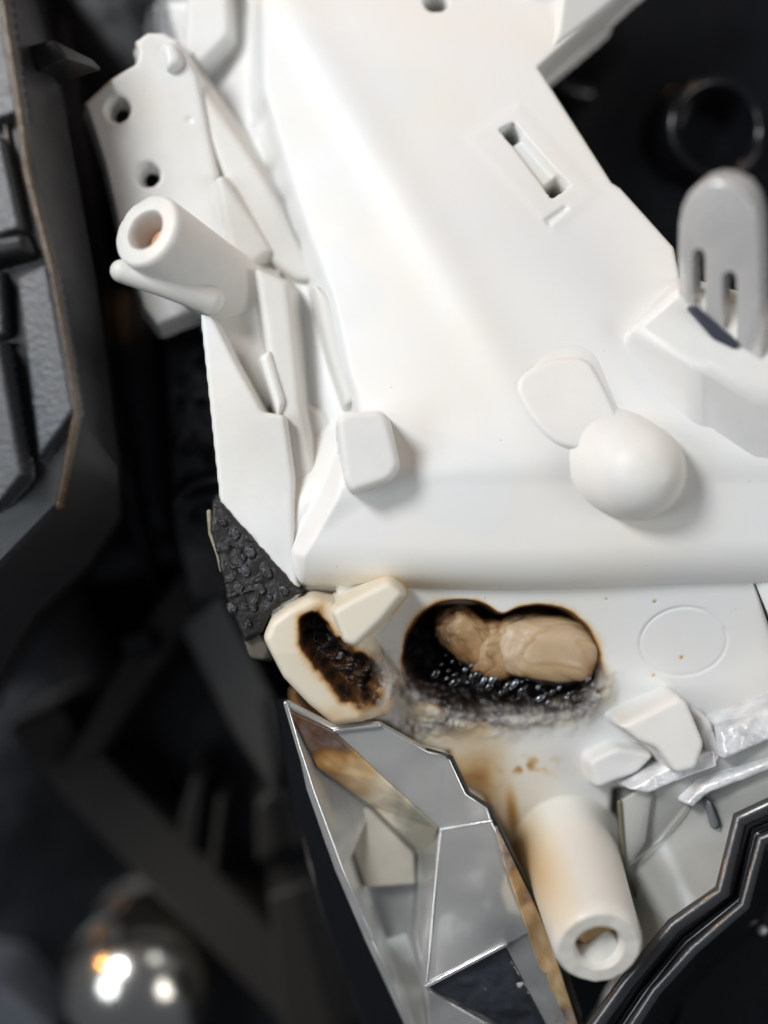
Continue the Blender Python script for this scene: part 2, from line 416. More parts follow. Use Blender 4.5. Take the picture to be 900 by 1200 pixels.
tag(rim, 'blurred grey plastic flange in the bottom left corner below the ball stud', 'flange')

# ================================================================== black trim along the left edge
trim = empty('trim_panel', P(40, 300, -4.0), 'black grained plastic trim piece with stepped panels along the left edge', 'trim panel')
TV = dict(a0=(-70, -70, .9), a1=(-2, -70, .9), a2=(25, 130, .9), a3=(60, 310, .88), a4=(92, 490, .8), a5=(70, 592, .62), a6=(-70, 735, .5),
          b0=(22, -70, 0), b1=(76, 130, -.05), b2=(112, 330, -.1), b3=(139, 550, -.12), b4=(141, 608, -.15), b5=(105, 662, -.25), b6=(42, 722, -.35), b7=(18, 765, -.45), b8=(-70, 930, -.7))
for k, (x, y) in dict(c0=(40, -70), c1=(90, 130), c2=(124, 330), c3=(152, 550), c4=(152, 612), c5=(112, 672), c6=(48, 735), c7=(24, 778), c8=(-70, 950)).items(): TV[k] = (x, y, -3.5)
body = facets('trim_body', TV, [('a0', 'a1', 'a2', 'a3', 'a4', 'a5', 'a6'), ('a1', 'b0', 'b1', 'a2'), ('a2', 'b1', 'b2', 'a3'), ('a3', 'b2', 'b3', 'a4'), ('a4', 'b3', 'b4', 'a5'),
       ('a5', 'b4', 'b5'), ('a5', 'b5', 'b6'), ('a5', 'b6', 'a6'), ('b6', 'b7', 'a6'), ('b7', 'b8', 'a6'),
       ('b0', 'c0', 'c1', 'b1'), ('b1', 'c1', 'c2', 'b2'), ('b2', 'c2', 'c3', 'b3'), ('b3', 'c3', 'c4', 'b4'), ('b4', 'c4', 'c5', 'b5'), ('b5', 'c5', 'c6', 'b6'), ('b6', 'c6', 'c7', 'b7'), ('b7', 'c7', 'c8', 'b8')], SATIN, trim, bev=0.05, seg=3)
SL = (0.20, 0.10)
pad('grained_panel', [(-60, -60), (-8, -60), (20, 132), (-60, 150)], 1.12, 0.8, GRAIN, trim, corner=0.03, edge=0.03, draft=0.02, slope=SL)
pad('grained_panel', [(-60, 175), (2, 160), (24, 268), (-60, 290)], 1.06, 0.8, GRAIN, trim, corner=0.03, edge=0.03, draft=0.02, slope=SL)
pad('cross_bar', [(-60, 285), (28, 272), (36, 296), (-60, 312)], 1.10, 0.8, SATIN, trim, corner=0.06, edge=0.09, draft=0.03, slope=(0, 0.15))
pad('grained_panel', [(20, 326), (57, 312), (86, 482), (42, 535)], 1.04, 0.75, GRAIN, trim, corner=0.03, edge=0.03, draft=0.03, slope=SL)
pad('grained_panel', [(-60, 410), (2, 400), (26, 556), (-2, 588), (-60, 612)], 1.04, 0.7, GRAIN, trim, corner=0.03, edge=0.03, draft=0.03, slope=SL)
pad('grained_panel', [(-60, 320), (1, 318), (4, 392), (-60, 400)], 0.98, 0.7, GRAIN, trim, corner=0.03, edge=0.03, draft=0.03, slope=SL)
def strip(name, pts, r, m, parent): return bar(name, [P(*p) for p in pts], [r] * len(pts), m, parent, 10)
strip('glint_edge', [(-4, -40, 1.16), (24, 132, 1.14), (32, 200, 1.04), (60, 310, 1.05), (91, 485, .98), (70, 592, .66)], 0.055, EDGE, trim)  # strip coloured as the warm glint along the trim edge
strip('glint_edge', [(5, 140, .93), (29, 262, .91)], 0.025, EDGE, trim)
# snap tab on the trim
facets('snap_tab', dict(a=(32, 58, .55), b=(62, 46, .6), c=(80, 68, .5), d=(44, 84, .45), e=(66, 100, -.2), f=(120, 82, -.3), g=(108, 68, -.1), h=(46, 110, -.2)),
       [('a', 'b', 'c', 'd'), ('b', 'g', 'f', 'c'), ('c', 'f', 'e', 'd'), ('d', 'e', 'h', 'a')], SATIN, trim, thick=0.12, bev=0.03)

# ================================================================== the white housing
H = empty('white_housing', (0, 0, -1.2), 'white moulded plastic housing with a charred hole melted through its lower panel', 'housing')

ridge = poly([(250, -150), (380, 50), (470, 215), (560, 380), (612, 470), (640, 540)], 0.2)
outl = poly([(184, 0), (203, 52), (206, 160), (236, 300), (262, 420), (275, 500), (300, 560), (330, 640), (342, 700), (380, 720), (900, 700), (1020, 660), (1020, 480), (905, 425), (800, 345), (792, 288)], 0.1) + poly([(729, 218), (719, 211)], -.05) + poly([(633, 75)], -.35) + poly([(724, -5), (812, -90)], -.6) + poly([(160, -90)], -.6)
recess = poly([(130, -90), (296, -90), (300, 80), (345, 230), (386, 345), (408, 440), (426, 486), (400, 560), (392, 585), (354, 650), (352, 690), (310, 690), (270, 560), (240, 480), (190, 300), (170, 200), (150, 80)], 0.1)
slot = poly([(588, 140), (606, 131), (672, 214), (649, 229)], 0.1)
lower = poly([(340, 700), (352, 640), (368, 616), (420, 585), (470, 562), (540, 556), (1020, 556), (1020, 720), (340, 720)], 0.45)
def lineside(X, Y, a, b):
    return ((b[0] - a[0]) * (Y - a[1]) - (b[1] - a[1]) * (X - a[0])) / math.hypot(b[0] - a[0], b[1] - a[1])
def plate_z(X, Y):
    z = 0.55 - 0.16 * np.maximum(Y - 0.4, 0) - 0.008 * np.maximum(Y - 0.4, 0) ** 2
    a, b = P2(380, 50, .2), P2(612, 470, .2)
    s = lineside(X, Y, a, b)                       # >0 left of... sign fixed below
    left = -s if lineside(np.array(9.0), np.array(5.0), a, b) > 0 else s
    soft = np.log1p(np.exp(np.clip(left / 0.2, -40, 40))) * 0.2
    z = z - 0.17 * soft * sstep(0.1, 1.2, Y) + 0.05 * np.exp(-(left / 0.28) ** 2) * sstep(0.1, 1.2, Y)
    return z, left
def plate_fn(X, Y):
    z, left = plate_z(X, Y)
    # lower apron, tilted down towards the bottom of the picture
    dl = sd(lower, X, Y)
    apron = 0.48 + 0.05 * (Y - 0.4)
    k = sstep(-0.30, 0.14, dl)
    z = z * (1 - k) + apron * k
    # rounded front step
    yb = P2(0, 692, 0.3)[1]
    z = z + edge_round(Y - yb + 0.04 * np.sin(X * 1.1), 0.55, 0.75, 0.36)
    # recess beside the ridge
    dr = sd(recess, X, Y)
    z = z - 0.60 * sstep(-0.06, 0.22, dr) - 0.10 * sstep(0.2, 0.6, dr)
    # pocket walls: shallow cells and dimples along the recess
    c = fbm(X, Y, 1.4, 2, 3)
    for (px, py) in ((305, 130), (318, 190), (330, 232), (345, 285)):
        x, y = P2(px, py, -0.6); z = z - 0.12 * np.exp(-(((X - x) ** 2 + (Y - y) ** 2) / 0.012)) * (dr > 0)
    # slot with a bridge inside
    ds = sd(slot, X, Y)
    ax, ay = P2(597, 136, .1); bx, by = P2(660, 221, .1)
    t = ((X - ax) * (bx - ax) + (Y - ay) * (by - ay)) / ((bx - ax) ** 2 + (by - ay) ** 2)
    deep = 0.16 + 0.9 * (sstep(0.22, 0.12, t) + sstep(0.80, 0.9, t))
    z = z - deep * sstep(0.0, 0.05, ds)
    # faint raised field round the slot
    fld = sd(poly([(548, 150), (612, 108), (704, 222), (650, 268)], 0.1), X, Y)
    z = z + 0.012 * sstep(-0.08, 0.08, fld)
    nick = sd(poly([(640, 255), (664, 238), (668, 242), (645, 262)], 0.1), X, Y); z = z - 0.04 * sstep(-0.02, 0.02, nick)
    # small hole at the top
    hx, hy = P2(511, 2, -0.7); rh = np.hypot(X - hx, Y - hy)
    z = z - 1.2 * sstep(0.16, 0.10, rh)
    # mould ripple
    z = z + 0.010 * (fbm(X, Y, 0.9, 3, 5) - 0.5)
    do = sd(outl, X, Y)
    z = z + edge_round(do, 0.06, 0.7, 0.06)
    keep = (do > -0.07) & (rh > 0.06)
    sx, sy = P2(480, 695, 0.2)
    tan = 0.22 * np.exp(-(((X - sx) / 0.8) ** 2 + ((Y - sy) / 0.22) ** 2)) * (Y < yb + 0.3)
    zero = np.zeros_like(X)
    return z, keep, dict(tan=tan, char=zero, ash=zero)
hfield('plate', (-3.4, 6.0, -1.4, 7.2), 0.024, plate_fn, BURNT, H)

# ---- lower panel with the melted hole
def floor_z(X, Y): return -0.02 + 0.31 * (Y + 1.0)
hc1 = P2(532, 773, -0.1); hc2 = P2(645, 777, -0.15)
flo = poly([(395, 690), (395, 835), (450, 850), (500, 882), (528, 888), (547, 930), (572, 946), (602, 1010), (640, 1075), (668, 1180), (745, 1160), (742, 1050), (726, 1000), (728, 935), (840, 905), (920, 850), (905, 750), (868, 664), (868, 640), (395, 640)], -0.3)
hout = rounded(poly([(469, 778), (474, 748), (490, 720), (514, 705), (542, 701), (568, 706), (588, 721), (606, 711), (634, 707), (664, 713), (690, 734), (705, 768), (709, 798), (702, 822), (682, 838), (645, 848), (600, 850), (556, 850), (520, 838), (490, 820), (474, 800)], -0.08), 0.12)
def floor_fn(X, Y):
    z = floor_z(X, Y)
    n1 = fbm(X, Y, 3.0, 4, 1); n2 = fbm(X, Y, 9.0, 4, 2); n3 = fbm(X, Y, 1.6, 3, 6)
    hole = sd(hout, X, Y) + 0.05 * (n1 - 0.5) * sstep(-1.2, -1.8, Y)   # >0 inside the hole
    low = sstep(-0.05, -0.75, Y - hc1[1] + 0.45)   # towards the bottom of the hole
    yr = Y - hc1[1]
    bottom = sstep(0.05, -0.45, yr)
    # slumped lip along the lower rim
    lip = np.exp(-((hole + 0.05) / 0.17) ** 2) * bottom
    z = z + (0.10 + 0.16 * (n1 - 0.5) + 0.05 * (n2 - .5)) * lip
    # cavity, shelving at the bottom side
    wall = 0.10 + 0.45 * bottom
    mass = np.maximum(sstep(0.10, -0.28, yr), 0.8 * sstep(0.45, 0.0, X - hc1[0] + 0.65 * yr + 0.25))
    z = z - (0.95 - 0.52 * mass * (0.75 + 0.6 * n1)) * sstep(0.0, 1.0, hole / wall) - (0.06 + 0.16 * mass) * (n2 - .4) * sstep(0.02, 0.1, hole) + 0.05 * mass * (fbm(X, Y, 20, 2, 13) - .5) * sstep(0.02, 0.1, hole)
    # crumbly crust outside the lower left of the hole
    cx, cy = P2(500, 858, -.2); crust = np.exp(-(((X - cx) / 0.62) ** 2 + ((Y - cy + 0.30 * (X - cx) * -1) / 0.17) ** 2) ** 1.0)
    cx2, cy2 = P2(452, 800, -.1); crust = np.maximum(crust, np.exp(-(((X - cx2) / 0.16) ** 2 + ((Y - cy2) / 0.30) ** 2)))
    crust = crust * sstep(0.06, -0.04, hole)
    cracks = np.clip(np.abs(fbm(X, Y, 5.0, 3, 8) - 0.5) * 9, 0, 1)
    z = z + crust * (0.09 * n2 + 0.05 * cracks - 0.05)
    # engraved ring
    rx, ry = P2(803, 753, -0.1); rr = np.hypot(X - rx, (Y - ry) / 0.82)
    ring = np.exp(-((rr - 0.515) / 0.014) ** 2) * sstep(0.15, 0.45, vnoise(np.arctan2(Y - ry, X - rx) * 1.6 + 9, X * 0 + 2))
    z = z - 0.020 * ring - 0.006 * sstep(0.53, 0.50, rr)
    # pits and specks
    spk = np.zeros_like(X)
    for (px, py, r) in ((767, 705, .018), (804, 773, .02), (842, 612, .02), (772, 795, .015), (710, 702, .012)):
        x, y = P2(px, py, -.05); g = np.exp(-((X - x) ** 2 + (Y - y) ** 2) / r ** 2); z = z - 0.02 * g; spk = np.maximum(spk, g)
    # far right seam
    d0 = sd(flo, X, Y)
    z = z + edge_round(d0, 0.07, 0.9, 0.07)
    # the panel curves into the boss at the bottom
    bx, by = P2(672, 985, -.6)
    # ---- colour of the burn
    out = -hole
    tan = 1.05 * np.exp(-np.clip(out, 0, 9) / (0.012 + 0.05 * np.clip(n1 - .35, 0, 1) + 0.04 * bottom)) * (0.75 + 0.5 * n1)                       # scorched rim
    tan = np.maximum(tan, (0.62 * n3 + 0.12) * np.exp(-np.clip(out, 0, 9) / 0.55) * sstep(0.1, -0.5, yr) * sstep(0.75, 0.35, np.abs(X - 0.85)))
    ex, ey = P2(560, 930, -.4)
    tan = np.maximum(tan, 0.60 * np.exp(-(((X - ex) / 0.42) ** 2 + ((Y - ey) / 0.75) ** 2)) * (0.55 + 0.9 * n1))
    fx, fy = P2(618, 905, -.4)
    tan = np.maximum(tan, 0.75 * np.exp(-(((X - fx) / 0.45) ** 2 + ((Y - fy) / 0.16) ** 2)) * np.clip(3.5 * (n2 - 0.42), 0, 1))
    edge_burn = np.exp(-dline(poly([(528, 888), (547, 930), (572, 946), (602, 1010), (640, 1075)], -.4), X, Y) / 0.10)
    tan = np.maximum(tan, 0.72 * edge_burn * (0.4 + 0.9 * n1))
    gx, gy = P2(604, 962, -.5); tan = np.maximum(tan, 0.75 * np.exp(-(((X - gx - 0.25 * (Y - gy) * -0.6) / 0.10) ** 2 + ((Y - gy) / 0.42) ** 2)))
    tan = np.maximum(tan, .17 * sstep(-2.5, -3.3, Y) * sstep(2.6, 1.8, X) * (.6 + .6 * n3))
    tan = np.maximum(tan, 0.9 * spk)
    tan = np.clip(tan, 0, 1)
    ash = crust * np.clip(1.6 - 1.1 * n1, 0, 1)
    ash = np.maximum(ash, lip * np.clip((n2 * 0.6 + n1 * 0.4 - 0.30) * 5, 0, 1) * sstep(-0.25, -0.05, hole))
    streak = np.clip(fbm(X * 0.5 + Y * 0.6, Y * 1.6 - X * 0.5, 4.0, 4, 11) * 4 - 1.8, 0, 1)
    ash = np.maximum(ash, 1.0 * streak * sstep(0.24, 0.05, hole) * sstep(-0.02, 0.03, hole) * bottom)
    char = sstep(-0.01, 0.06, hole - 0.05 * (n1 - 0.5)) * (0.12 + 0.88 * sstep(0.50, 0.12, yr + 0.45 * np.clip(X - 0.75, -2, 0)))
    char = np.maximum(char, sstep(0.02, 0.10, hole) * sstep(0.25, -0.1, yr + 0.3 * (X - 1.2)))
    char = np.maximum(char, np.clip(lip * (1.2 - ash) * np.clip((n1 - .42) * 8, 0, 1), 0, 1) * sstep(-0.10, -0.02, hole))
    char = np.maximum(char, crust * np.clip((0.2 - cracks) * 6, 0, 1) * 0.9)
    char = np.clip(char * (1 - 0.8 * ash * (hole < 0.3)), 0, 1)
    tan = np.where(hole > 0, np.maximum(tan, 0.88), tan)
    return z, d0 > -0.08, dict(tan=tan, char=char, ash=np.clip(ash, 0, 1))
hfield('lower_panel', (-0.7, 5.0, -6.2, -0.3), 0.016, floor_fn, BURNT, H)

MELT = burnt('melted_plastic', stops=[(0, (.56, .42, .285)), (.3, (.45, .30, .16)), (.6, (.27, .14, .055)), (1, (.05, .022, .01))])
def lump(name, cx, cy, z, rx, ry, rz, rot, tan0, amp, f, seed):
    bm = bmesh.new(); bmesh.ops.create_icosphere(bm, subdivisions=6, radius=1.0)
    c = P(cx, cy, z); co = np.array([v.co[:] for v in bm.verts])
    a_ = co[:, 0] + co[:, 2] * .7 + seed; b_ = co[:, 1] - co[:, 2] * .4
    n = (fbm(a_, b_, f, 4, seed) - 0.5) * amp
    fold = np.abs(fbm(a_ * 1.0, b_ * 1.2, f * .75, 2, seed + 3) - .5)
    n = n - .028 * np.exp(-(fold / .06) ** 2) + .022 * (fbm(a_, b_, 7, 3, seed + 1) - .5)
    ca, sa = math.cos(rot), math.sin(rot)
    for v, k in zip(bm.verts, n):
        p = v.co * (1 + k)
        q = Vector((math.copysign(abs(p.x) ** .8, p.x) * rx, math.copysign(abs(p.y) ** .8, p.y) * ry, math.copysign(abs(p.z) ** .75, p.z) * rz))
        v.co = c + Vector((ca * q.x - sa * q.y, sa * q.x + ca * q.y, q.z))
    o = bm_link(name, bm, MELT, H, True, None)
    m = fbm(a_, b_, 2.0, 4, seed + 5)
    edge = np.clip(np.hypot(co[:, 0], co[:, 1]), 0, 1) ** 5
    low = np.clip(-co[:, 1], 0, 1) ** 2
    tan = np.clip(tan0 + .35 * (m - .5) + .30 * edge + .40 * low + .16 * np.exp(-(fold / .06) ** 2), 0, 1)
    char = np.clip((low * 1.6 + edge * .5 + .8 * (m - .5) - 1.0) * 3, 0, 1)
    for k, vals in dict(tan=tan, char=char, ash=tan * 0).items():
        t = o.data.attributes.new(k, 'FLOAT', 'POINT'); t.data.foreach_set('value', vals.astype(np.float32))
    return o
lump('melted_lump', 638, 760, -0.48, 0.66, 0.42, 0.36, -0.12, .06, 0.24, 1.7, 2)
lump('melted_lump', 548, 746, -0.52, 0.44, 0.30, 0.28, -0.70, .42, 0.45, 2.2, 5)
lump('melted_lump', 580, 762, -0.54, 0.30, 0.38, 0.32, -0.25, .34, 0.35, 1.8, 9)

# charred bubbles, one part
random.seed(5)
bm = bmesh.new()
spots = [(510, 789), (526, 787), (534, 791), (524, 796), (533, 800), (522, 768), (530, 775), (540, 777), (545, 785), (552, 779), (546, 768), (556, 772), (560, 765), (540, 760), (549, 760), (562, 802), (570, 804), (566, 798), (574, 805), (594, 803), (598, 806), (603, 801), (611, 799), (616, 804), (611, 809), (618, 796), (630, 805), (635, 800), (632, 796), (640, 812), (646, 810), (633, 817), (642, 822), (668, 813), (672, 816), (664, 818), (655, 806), (586, 812), (578, 797), (518, 778), (535, 768), (552, 792), (690, 795), (700, 778), (652, 822), (606, 818), (548, 800), (560, 790)]
for (px, py) in spots:
    p = P(px + random.uniform(-1, 1), py + random.uniform(-1, 1), -0.28 - 0.12 * (812 - py) / 50 + random.uniform(-.03, .03))
    r = random.choice((.014, .018, .022, .030, .040, .05))
    M = Matrix.Translation(p) @ Matrix.Rotation(math.radians(random.uniform(25, 60)), 4, 'Z') @ Matrix.Diagonal((random.uniform(1.1, 1.9), random.uniform(.7, 1.0), .7, 1))
    k0 = len(bm.faces); bmesh.ops.create_icosphere(bm, subdivisions=2, radius=r, matrix=M); bm.faces.ensure_lookup_table(); mi = 0 if random.random() < .55 else 1
    for f_ in bm.faces[k0:]: f_.material_index = mi
bub = tag(bm_link('char_bubbles', bm, BUBBLE, H, True, None), kind='stuff'); bub.data.materials.append(mat('wet_char', (.006, .005, .005), .12, spec=.8, coat=1.0))
def rough_rim(o, a_, ax_, off, amp):
    L_ = ax_.length; d = ax_.normalized(); o0 = Vector(off)
    for v in o.data.vertices:
        w_ = v.co + o0 - a_; t = w_.dot(d) / L_
        if t > .955:
            p = np.array([[w_.x * 1.0, w_.y * 1.0]]); n = float(fbm(p[:, 0], p[:, 1], 8, 4, 3)[0]) - .5
            v.co += d * (n * amp) + (w_ - d * w_.dot(d)).normalized() * (n * amp * .5)
# ---- mounting bracket with two holes on the left
brk = poly([(98, 122), (128, 97), (160, 78), (163, 66), (160, 52), (174, 41), (192, 40), (208, 48), (232, 90), (252, 190), (264, 262), (300, 330), (234, 362), (183, 381), (166, 360), (140, 280), (120, 190)], -0.55)
def brk_fn(X, Y):
    z = -0.50 - 0.10 * (X + 2.8) + 0.03 * (Y - 4)
    k = lineside(X, Y, P2(140, 75, -.5), P2(200, 330, -.5))
    k = -k if lineside(np.array(5.0), np.array(4.0), P2(140, 75, -.5), P2(200, 330, -.5)) > 0 else k
    z = z - 0.22 * np.log1p(np.exp(np.clip(k / .06, -40, 40))) * .06
    d = sd(brk, X, Y)
    hm = np.full(X.shape, 9.0)
    for (px, py) in ((140, 131), (174, 206)):
        x, y = P2(px, py, -.55); r = np.hypot(X - x, (Y - y)); hm = np.minimum(hm, r)
    z = z - 0.30 * sstep(0.150, 0.120, hm) - 0.02 * sstep(0.20, 0.14, hm)
    x, y = P2(223, 143, -.6); z = z - 0.03 * np.exp(-((X - x) ** 2 + (Y - y) ** 2) / .0012)
    z = z + edge_round(d, 0.07, 0.35, 0.06) + 0.01 * (fbm(X, Y, 1.5, 3, 3) - .5)
    return z, (d > -0.07) & (hm > 0.112), {}
hfield('mounting_bracket', (-4.0, -1.3, 2.1, 6.2), 0.02, brk_fn, WHITE, H)
pad('nub', [(186, 48), (205, 46), (214, 72), (194, 84)], -0.34, -0.9, WHITE, H, corner=.1, edge=.1, draft=.06)
# boss on the bracket
a, b = P(282, 352, -0.95), P(170, 269, 0.62)
bo = lathe('screw_boss', a, b, [(.62, 0), (.52, .10), (.47, .30), (.445, .96), (.425, .99), (.40, 1.0), (.25, 1.0), (.232, .985), (.225, .9), (.215, .62), (.0, .60)], CREAM, H, 56, wob=0.01)
ax = (b - a)
rough_rim(bo, a, ax, H.location, .018)
lathe('bore_bottom', a + ax * .70, a + ax * .86, [(.20, 0), (.19, .7), (.12, 1.0), (0, 1.0)], COPPER, bo, 32)
bar('lever', [P(143, 318, .42), P(185, 330, .30), P(245, 350, .02)], [.135, .155, .18], CREAM, H)
pad('web', [(222, 300), (262, 290), (300, 340), (262, 362), (236, 352)], -0.35, -1.0, CREAM, H, corner=.12, edge=.1, draft=.1, slope=(-.2, -.1))
# slab down the left side
pad('side_slab', [(234, 366), (250, 372), (276, 424), (308, 482), (334, 486), (344, 560), (344, 640), (352, 700), (318, 735), (300, 640), (257, 588)], 0.05, -0.9, WHITE, H, corner=.05, edge=.06, draft=.05, slope=(-.04, 0))
pad('rib', [(298, 312), (338, 330), (352, 470), (372, 560), (358, 640), (346, 640), (340, 540), (322, 470)], -0.20, -0.95, CREAM, H, corner=.08, edge=.09, draft=.13, slope=(-.1, 0))
pad('rib', [(262, 300), (296, 306), (316, 420), (322, 474), (310, 480), (278, 424), (240, 372), (262, 352)], -0.42, -1.0, CREAM, H, corner=.06, edge=.09, draft=.13, slope=(-.25, .05))
pad('rib', [(303, 418), (316, 408), (334, 470), (326, 490)], -0.10, -0.9, WHITE, H, corner=.05, edge=.09, draft=.13)
pad('rib', [(206, 80), (222, 78), (300, 190), (330, 240), (372, 330), (350, 330), (310, 300), (262, 205)], -0.62, -1.1, CREAM, H, corner=.08, edge=.09, draft=.13)
pad('rib', [(262, 205), (318, 292), (296, 310), (270, 300), (252, 210)], -0.45, -1.0, CREAM, H, corner=.05, edge=.09, draft=.13, slope=(-.1, .1))
pad('rib', [(366, 330), (392, 350), (412, 440), (420, 470), (404, 478), (386, 420)], -0.15, -0.95, CREAM, H, corner=.06, edge=.09, draft=.13, slope=(.1, 0))
pad('rib', [(352, 470), (380, 480), (398, 500), (392, 545), (374, 570), (362, 520)], -0.55, -1.1, CREAM, H, corner=.06, edge=.09, draft=.13)
pad('channel_base', [(222, -60), (262, -60), (270, 40), (232, 78), (214, 60)], -1.0, -1.7, WHITE, H, corner=.1, edge=.08, draft=.1)
pad('channel_lip', [(300, -60), (390, -60), (372, 22), (316, 30)], -0.72, -1.3, WHITE, H, corner=.15, edge=.1, draft=.2)
pad('corner_wall', [(660, -40), (712, -60), (728, -8), (690, 25), (640, 66), (652, 36)], -0.50, -1.6, WHITE, H, corner=.08, edge=.08, draft=.08, slope=(-.35, .2))
pad('corner_rail', [(598, -60), (668, -60), (660, 20), (632, 62), (618, 30)], -0.66, -1.6, WHITE, H, corner=.08, edge=.08, draft=.12)
# posts, pads and the round peg
pad('post', [(394, 488), (412, 482), (452, 480), (468, 545), (458, 562), (412, 578), (404, 566)], 0.92, 0.0, WHITE, H, corner=.13, edge=.07, draft=.05, slope=(-.05, .08))
pad('oval_pad', [(600, 446), (640, 420), (690, 416), (708, 452), (730, 505), (690, 530), (650, 522), (622, 492)], 0.505, 0.28, WHITE, H, corner=.30, edge=.06, draft=.20, slope=(.06, -.17))
bar('peg', [P(712, 538, .12), P(730, 546, .36), P(745, 552, .58)], [.66, .60, .555], WHITE, H, 40)
# terminal block with the steel tab
facets('terminal_block', dict(t0=(736, 386, .56), t1=(796, 336, .82), t2=(1010, 400, .98), t3=(1010, 475, 1.0), t4=(884, 464, .98), t5=(832, 432, .95), t6=(812, 424, .93),
       b0=(726, 400, .25), b1=(794, 322, .05), b2=(1010, 380, .05), b3=(1010, 580, .36), b4=(884, 556, .36), b5=(834, 512, .38), b6=(812, 508, .38)),
       [('t0', 't1', 't2', 't3', 't4', 't5', 't6'), ('t0', 't6', 'b6', 'b0'), ('t6', 't5', 'b5', 'b6'), ('t5', 't4', 'b4', 'b5'), ('t4', 't3', 'b3', 'b4'), ('t0', 'b0', 'b1', 't1'), ('t1', 'b1', 'b2', 't2')], WHITE, H, bev=.10, seg=4)
# small blocks near the clear cover
pad('locating_tab', [(726, 852), (796, 816), (806, 822), (826, 872), (816, 902), (792, 908), (770, 878), (752, 872)], 0.35, -0.75, WHITE, H, corner=.07, edge=.08, draft=.06, slope=(.05, -.05))
pad('locating_tab', [(822, 838), (832, 842), (846, 884), (838, 896), (824, 866)], 0.05, -0.8, WHITE, H, corner=.05, edge=.04, draft=.05)
pad('step_pad', [(690, 892), (722, 876), (768, 884), (748, 906), (700, 926)], -0.22, -0.85, WHITE, H, corner=.08, edge=.06, draft=.06, slope=(0, .15))
facets('edge_flange', dict(a=(877, 664, .08), b=(1000, 600, .3), c=(1000, 860, .0), d=(914, 752, -.06)), [('a', 'b', 'c', 'd')], WHITE, H, thick=.4, bev=.03)
# lower boss
a, b = P(664, 985, -1.05), P(702, 1111, 0.85)
BOSSM = burnt('scorched_boss_plastic', (0.78, 0.76, 0.72))
def add_masks(o, fn):
    me = o.data; co = np.array([tuple(o.matrix_world @ v.co) for v in me.vertices])
    for k, vals in fn(co).items():
        t = me.attributes.new(k, 'FLOAT', 'POINT'); t.data.foreach_set('value', np.asarray(vals, np.float32))
prof = [(.68, 0), (.62, .12), (.59, .2), (.575, .3)] + [(.57 - .075 * k / 10, .32 + .64 * k / 10) for k in range(1, 11)] + [(.465, .985), (.44, 1.0), (.29, 1.0), (.27, .985), (.26, .8), (.25, .66), (0, .64)]
lb = lathe('screw_boss', a, b, prof, BOSSM, H, 64, wob=0.008)
def lbm(co):
    co = co + np.array(H.location)
    s = np.clip(1 - np.linalg.norm(co[:, :2] - np.array(P2(604, 1004, -.5)), axis=1) / 0.62, 0, 1)
    z = np.zeros(len(co)); return dict(tan=0.62 * s ** 0.9 + 0.05, char=z, ash=z)
add_masks(lb, lbm)
rough_rim(lb, a, b - a, H.location, .03)
ax = b - a
lathe('bore_bottom', a + ax * .74, a + ax * .88, [(.24, 0), (.23, .7), (.16, 1.0), (0, 1.0)], mat('tan_bore', (0.50, 0.32, 0.16), .5, cvar=.3, bump=.3, bscale=10), lb, 32)
pad('bore_flake', [(676, 1122), (712, 1090), (726, 1104), (722, 1122), (704, 1134), (684, 1130)], 0.66, 0.3, CREAM, lb, corner=.06, edge=.04, draft=.02)

# ---- the burnt wing left of the hole
wing = rounded(poly([(309, 748), (318, 727), (338, 712), (364, 700), (392, 706), (430, 745), (470, 800), (456, 846), (391, 853), (362, 828), (332, 795)], 0.42), 0.05)
pock = rounded(poly([(353, 728), (372, 714), (390, 728), (404, 752), (430, 768), (448, 792), (446, 826), (428, 834), (404, 818), (378, 792), (358, 760)], 0.30), 0.1)
def wing_fn(X, Y):
    n1 = fbm(X, Y, 3.5, 4, 3); n2 = fbm(X, Y, 11, 4, 4)
    d = sd(wing, X, Y); p = sd(pock, X, Y) + 0.20 * (n1 - .5)
    z = 0.42 - 0.10 * (X + 0.6) - 0.12 * np.clip(-1.6 - Y, 0, 2) + edge_round(d, 0.10, 0.9, 0.08)
    z = z - 0.42 * sstep(-0.03, 0.14, p) + (0.16 * (n2 - .4) + 0.14 * (n1 - .5)) * sstep(0.0, 0.10, p)
    rx = sstep(-0.32, 0.05, X); z = z - 0.25 * rx
    zz = 0 * X
    tan = 0.95 * np.exp(-np.clip(-p, 0, 9) / 0.055) * (0.6 + .7 * n1) + 0.20 * np.exp(-np.clip(-p, 0, 9) / 0.25)
    lower_ = sstep(-1.9, -2.4, Y); tan = np.maximum(tan, lower_ * (0.22 + 0.35 * n1))
    tan = np.maximum(tan, sstep(-0.25, 0.0, X) * (.25 + .4 * n1))
    char = sstep(-0.02, 0.05, p) * np.clip(1.35 - 0.9 * n2 * sstep(-0.45, -0.05, X) - 0.9 * sstep(-0.2, 0.0, X) , 0, 1)
    char = char * np.clip(n2 * 3.2 - .75, 0.12, 1); tan = np.where(p > 0, np.maximum(tan, .93), tan)
    ash = sstep(-0.25, 0.02, X) * np.clip((n1 - .4) * 5, 0, 1) * .8
    return z, d > -0.09, dict(tan=np.clip(tan, 0, 1), char=np.clip(char, 0, 1), ash=np.clip(ash, 0, 1) * (char < .6))
hfield('charred_wing', (-1.5, 0.3, -2.65, -0.9), 0.013, wing_fn, BURNTW, H)
bk = pad('clip_block', [(388, 716), (408, 704), (456, 680), (474, 696), (446, 730), (416, 758), (404, 754)], 0.70, -0.1, BURNTW, H, corner=.07, edge=.07, draft=.10, slope=(-.05, 0))
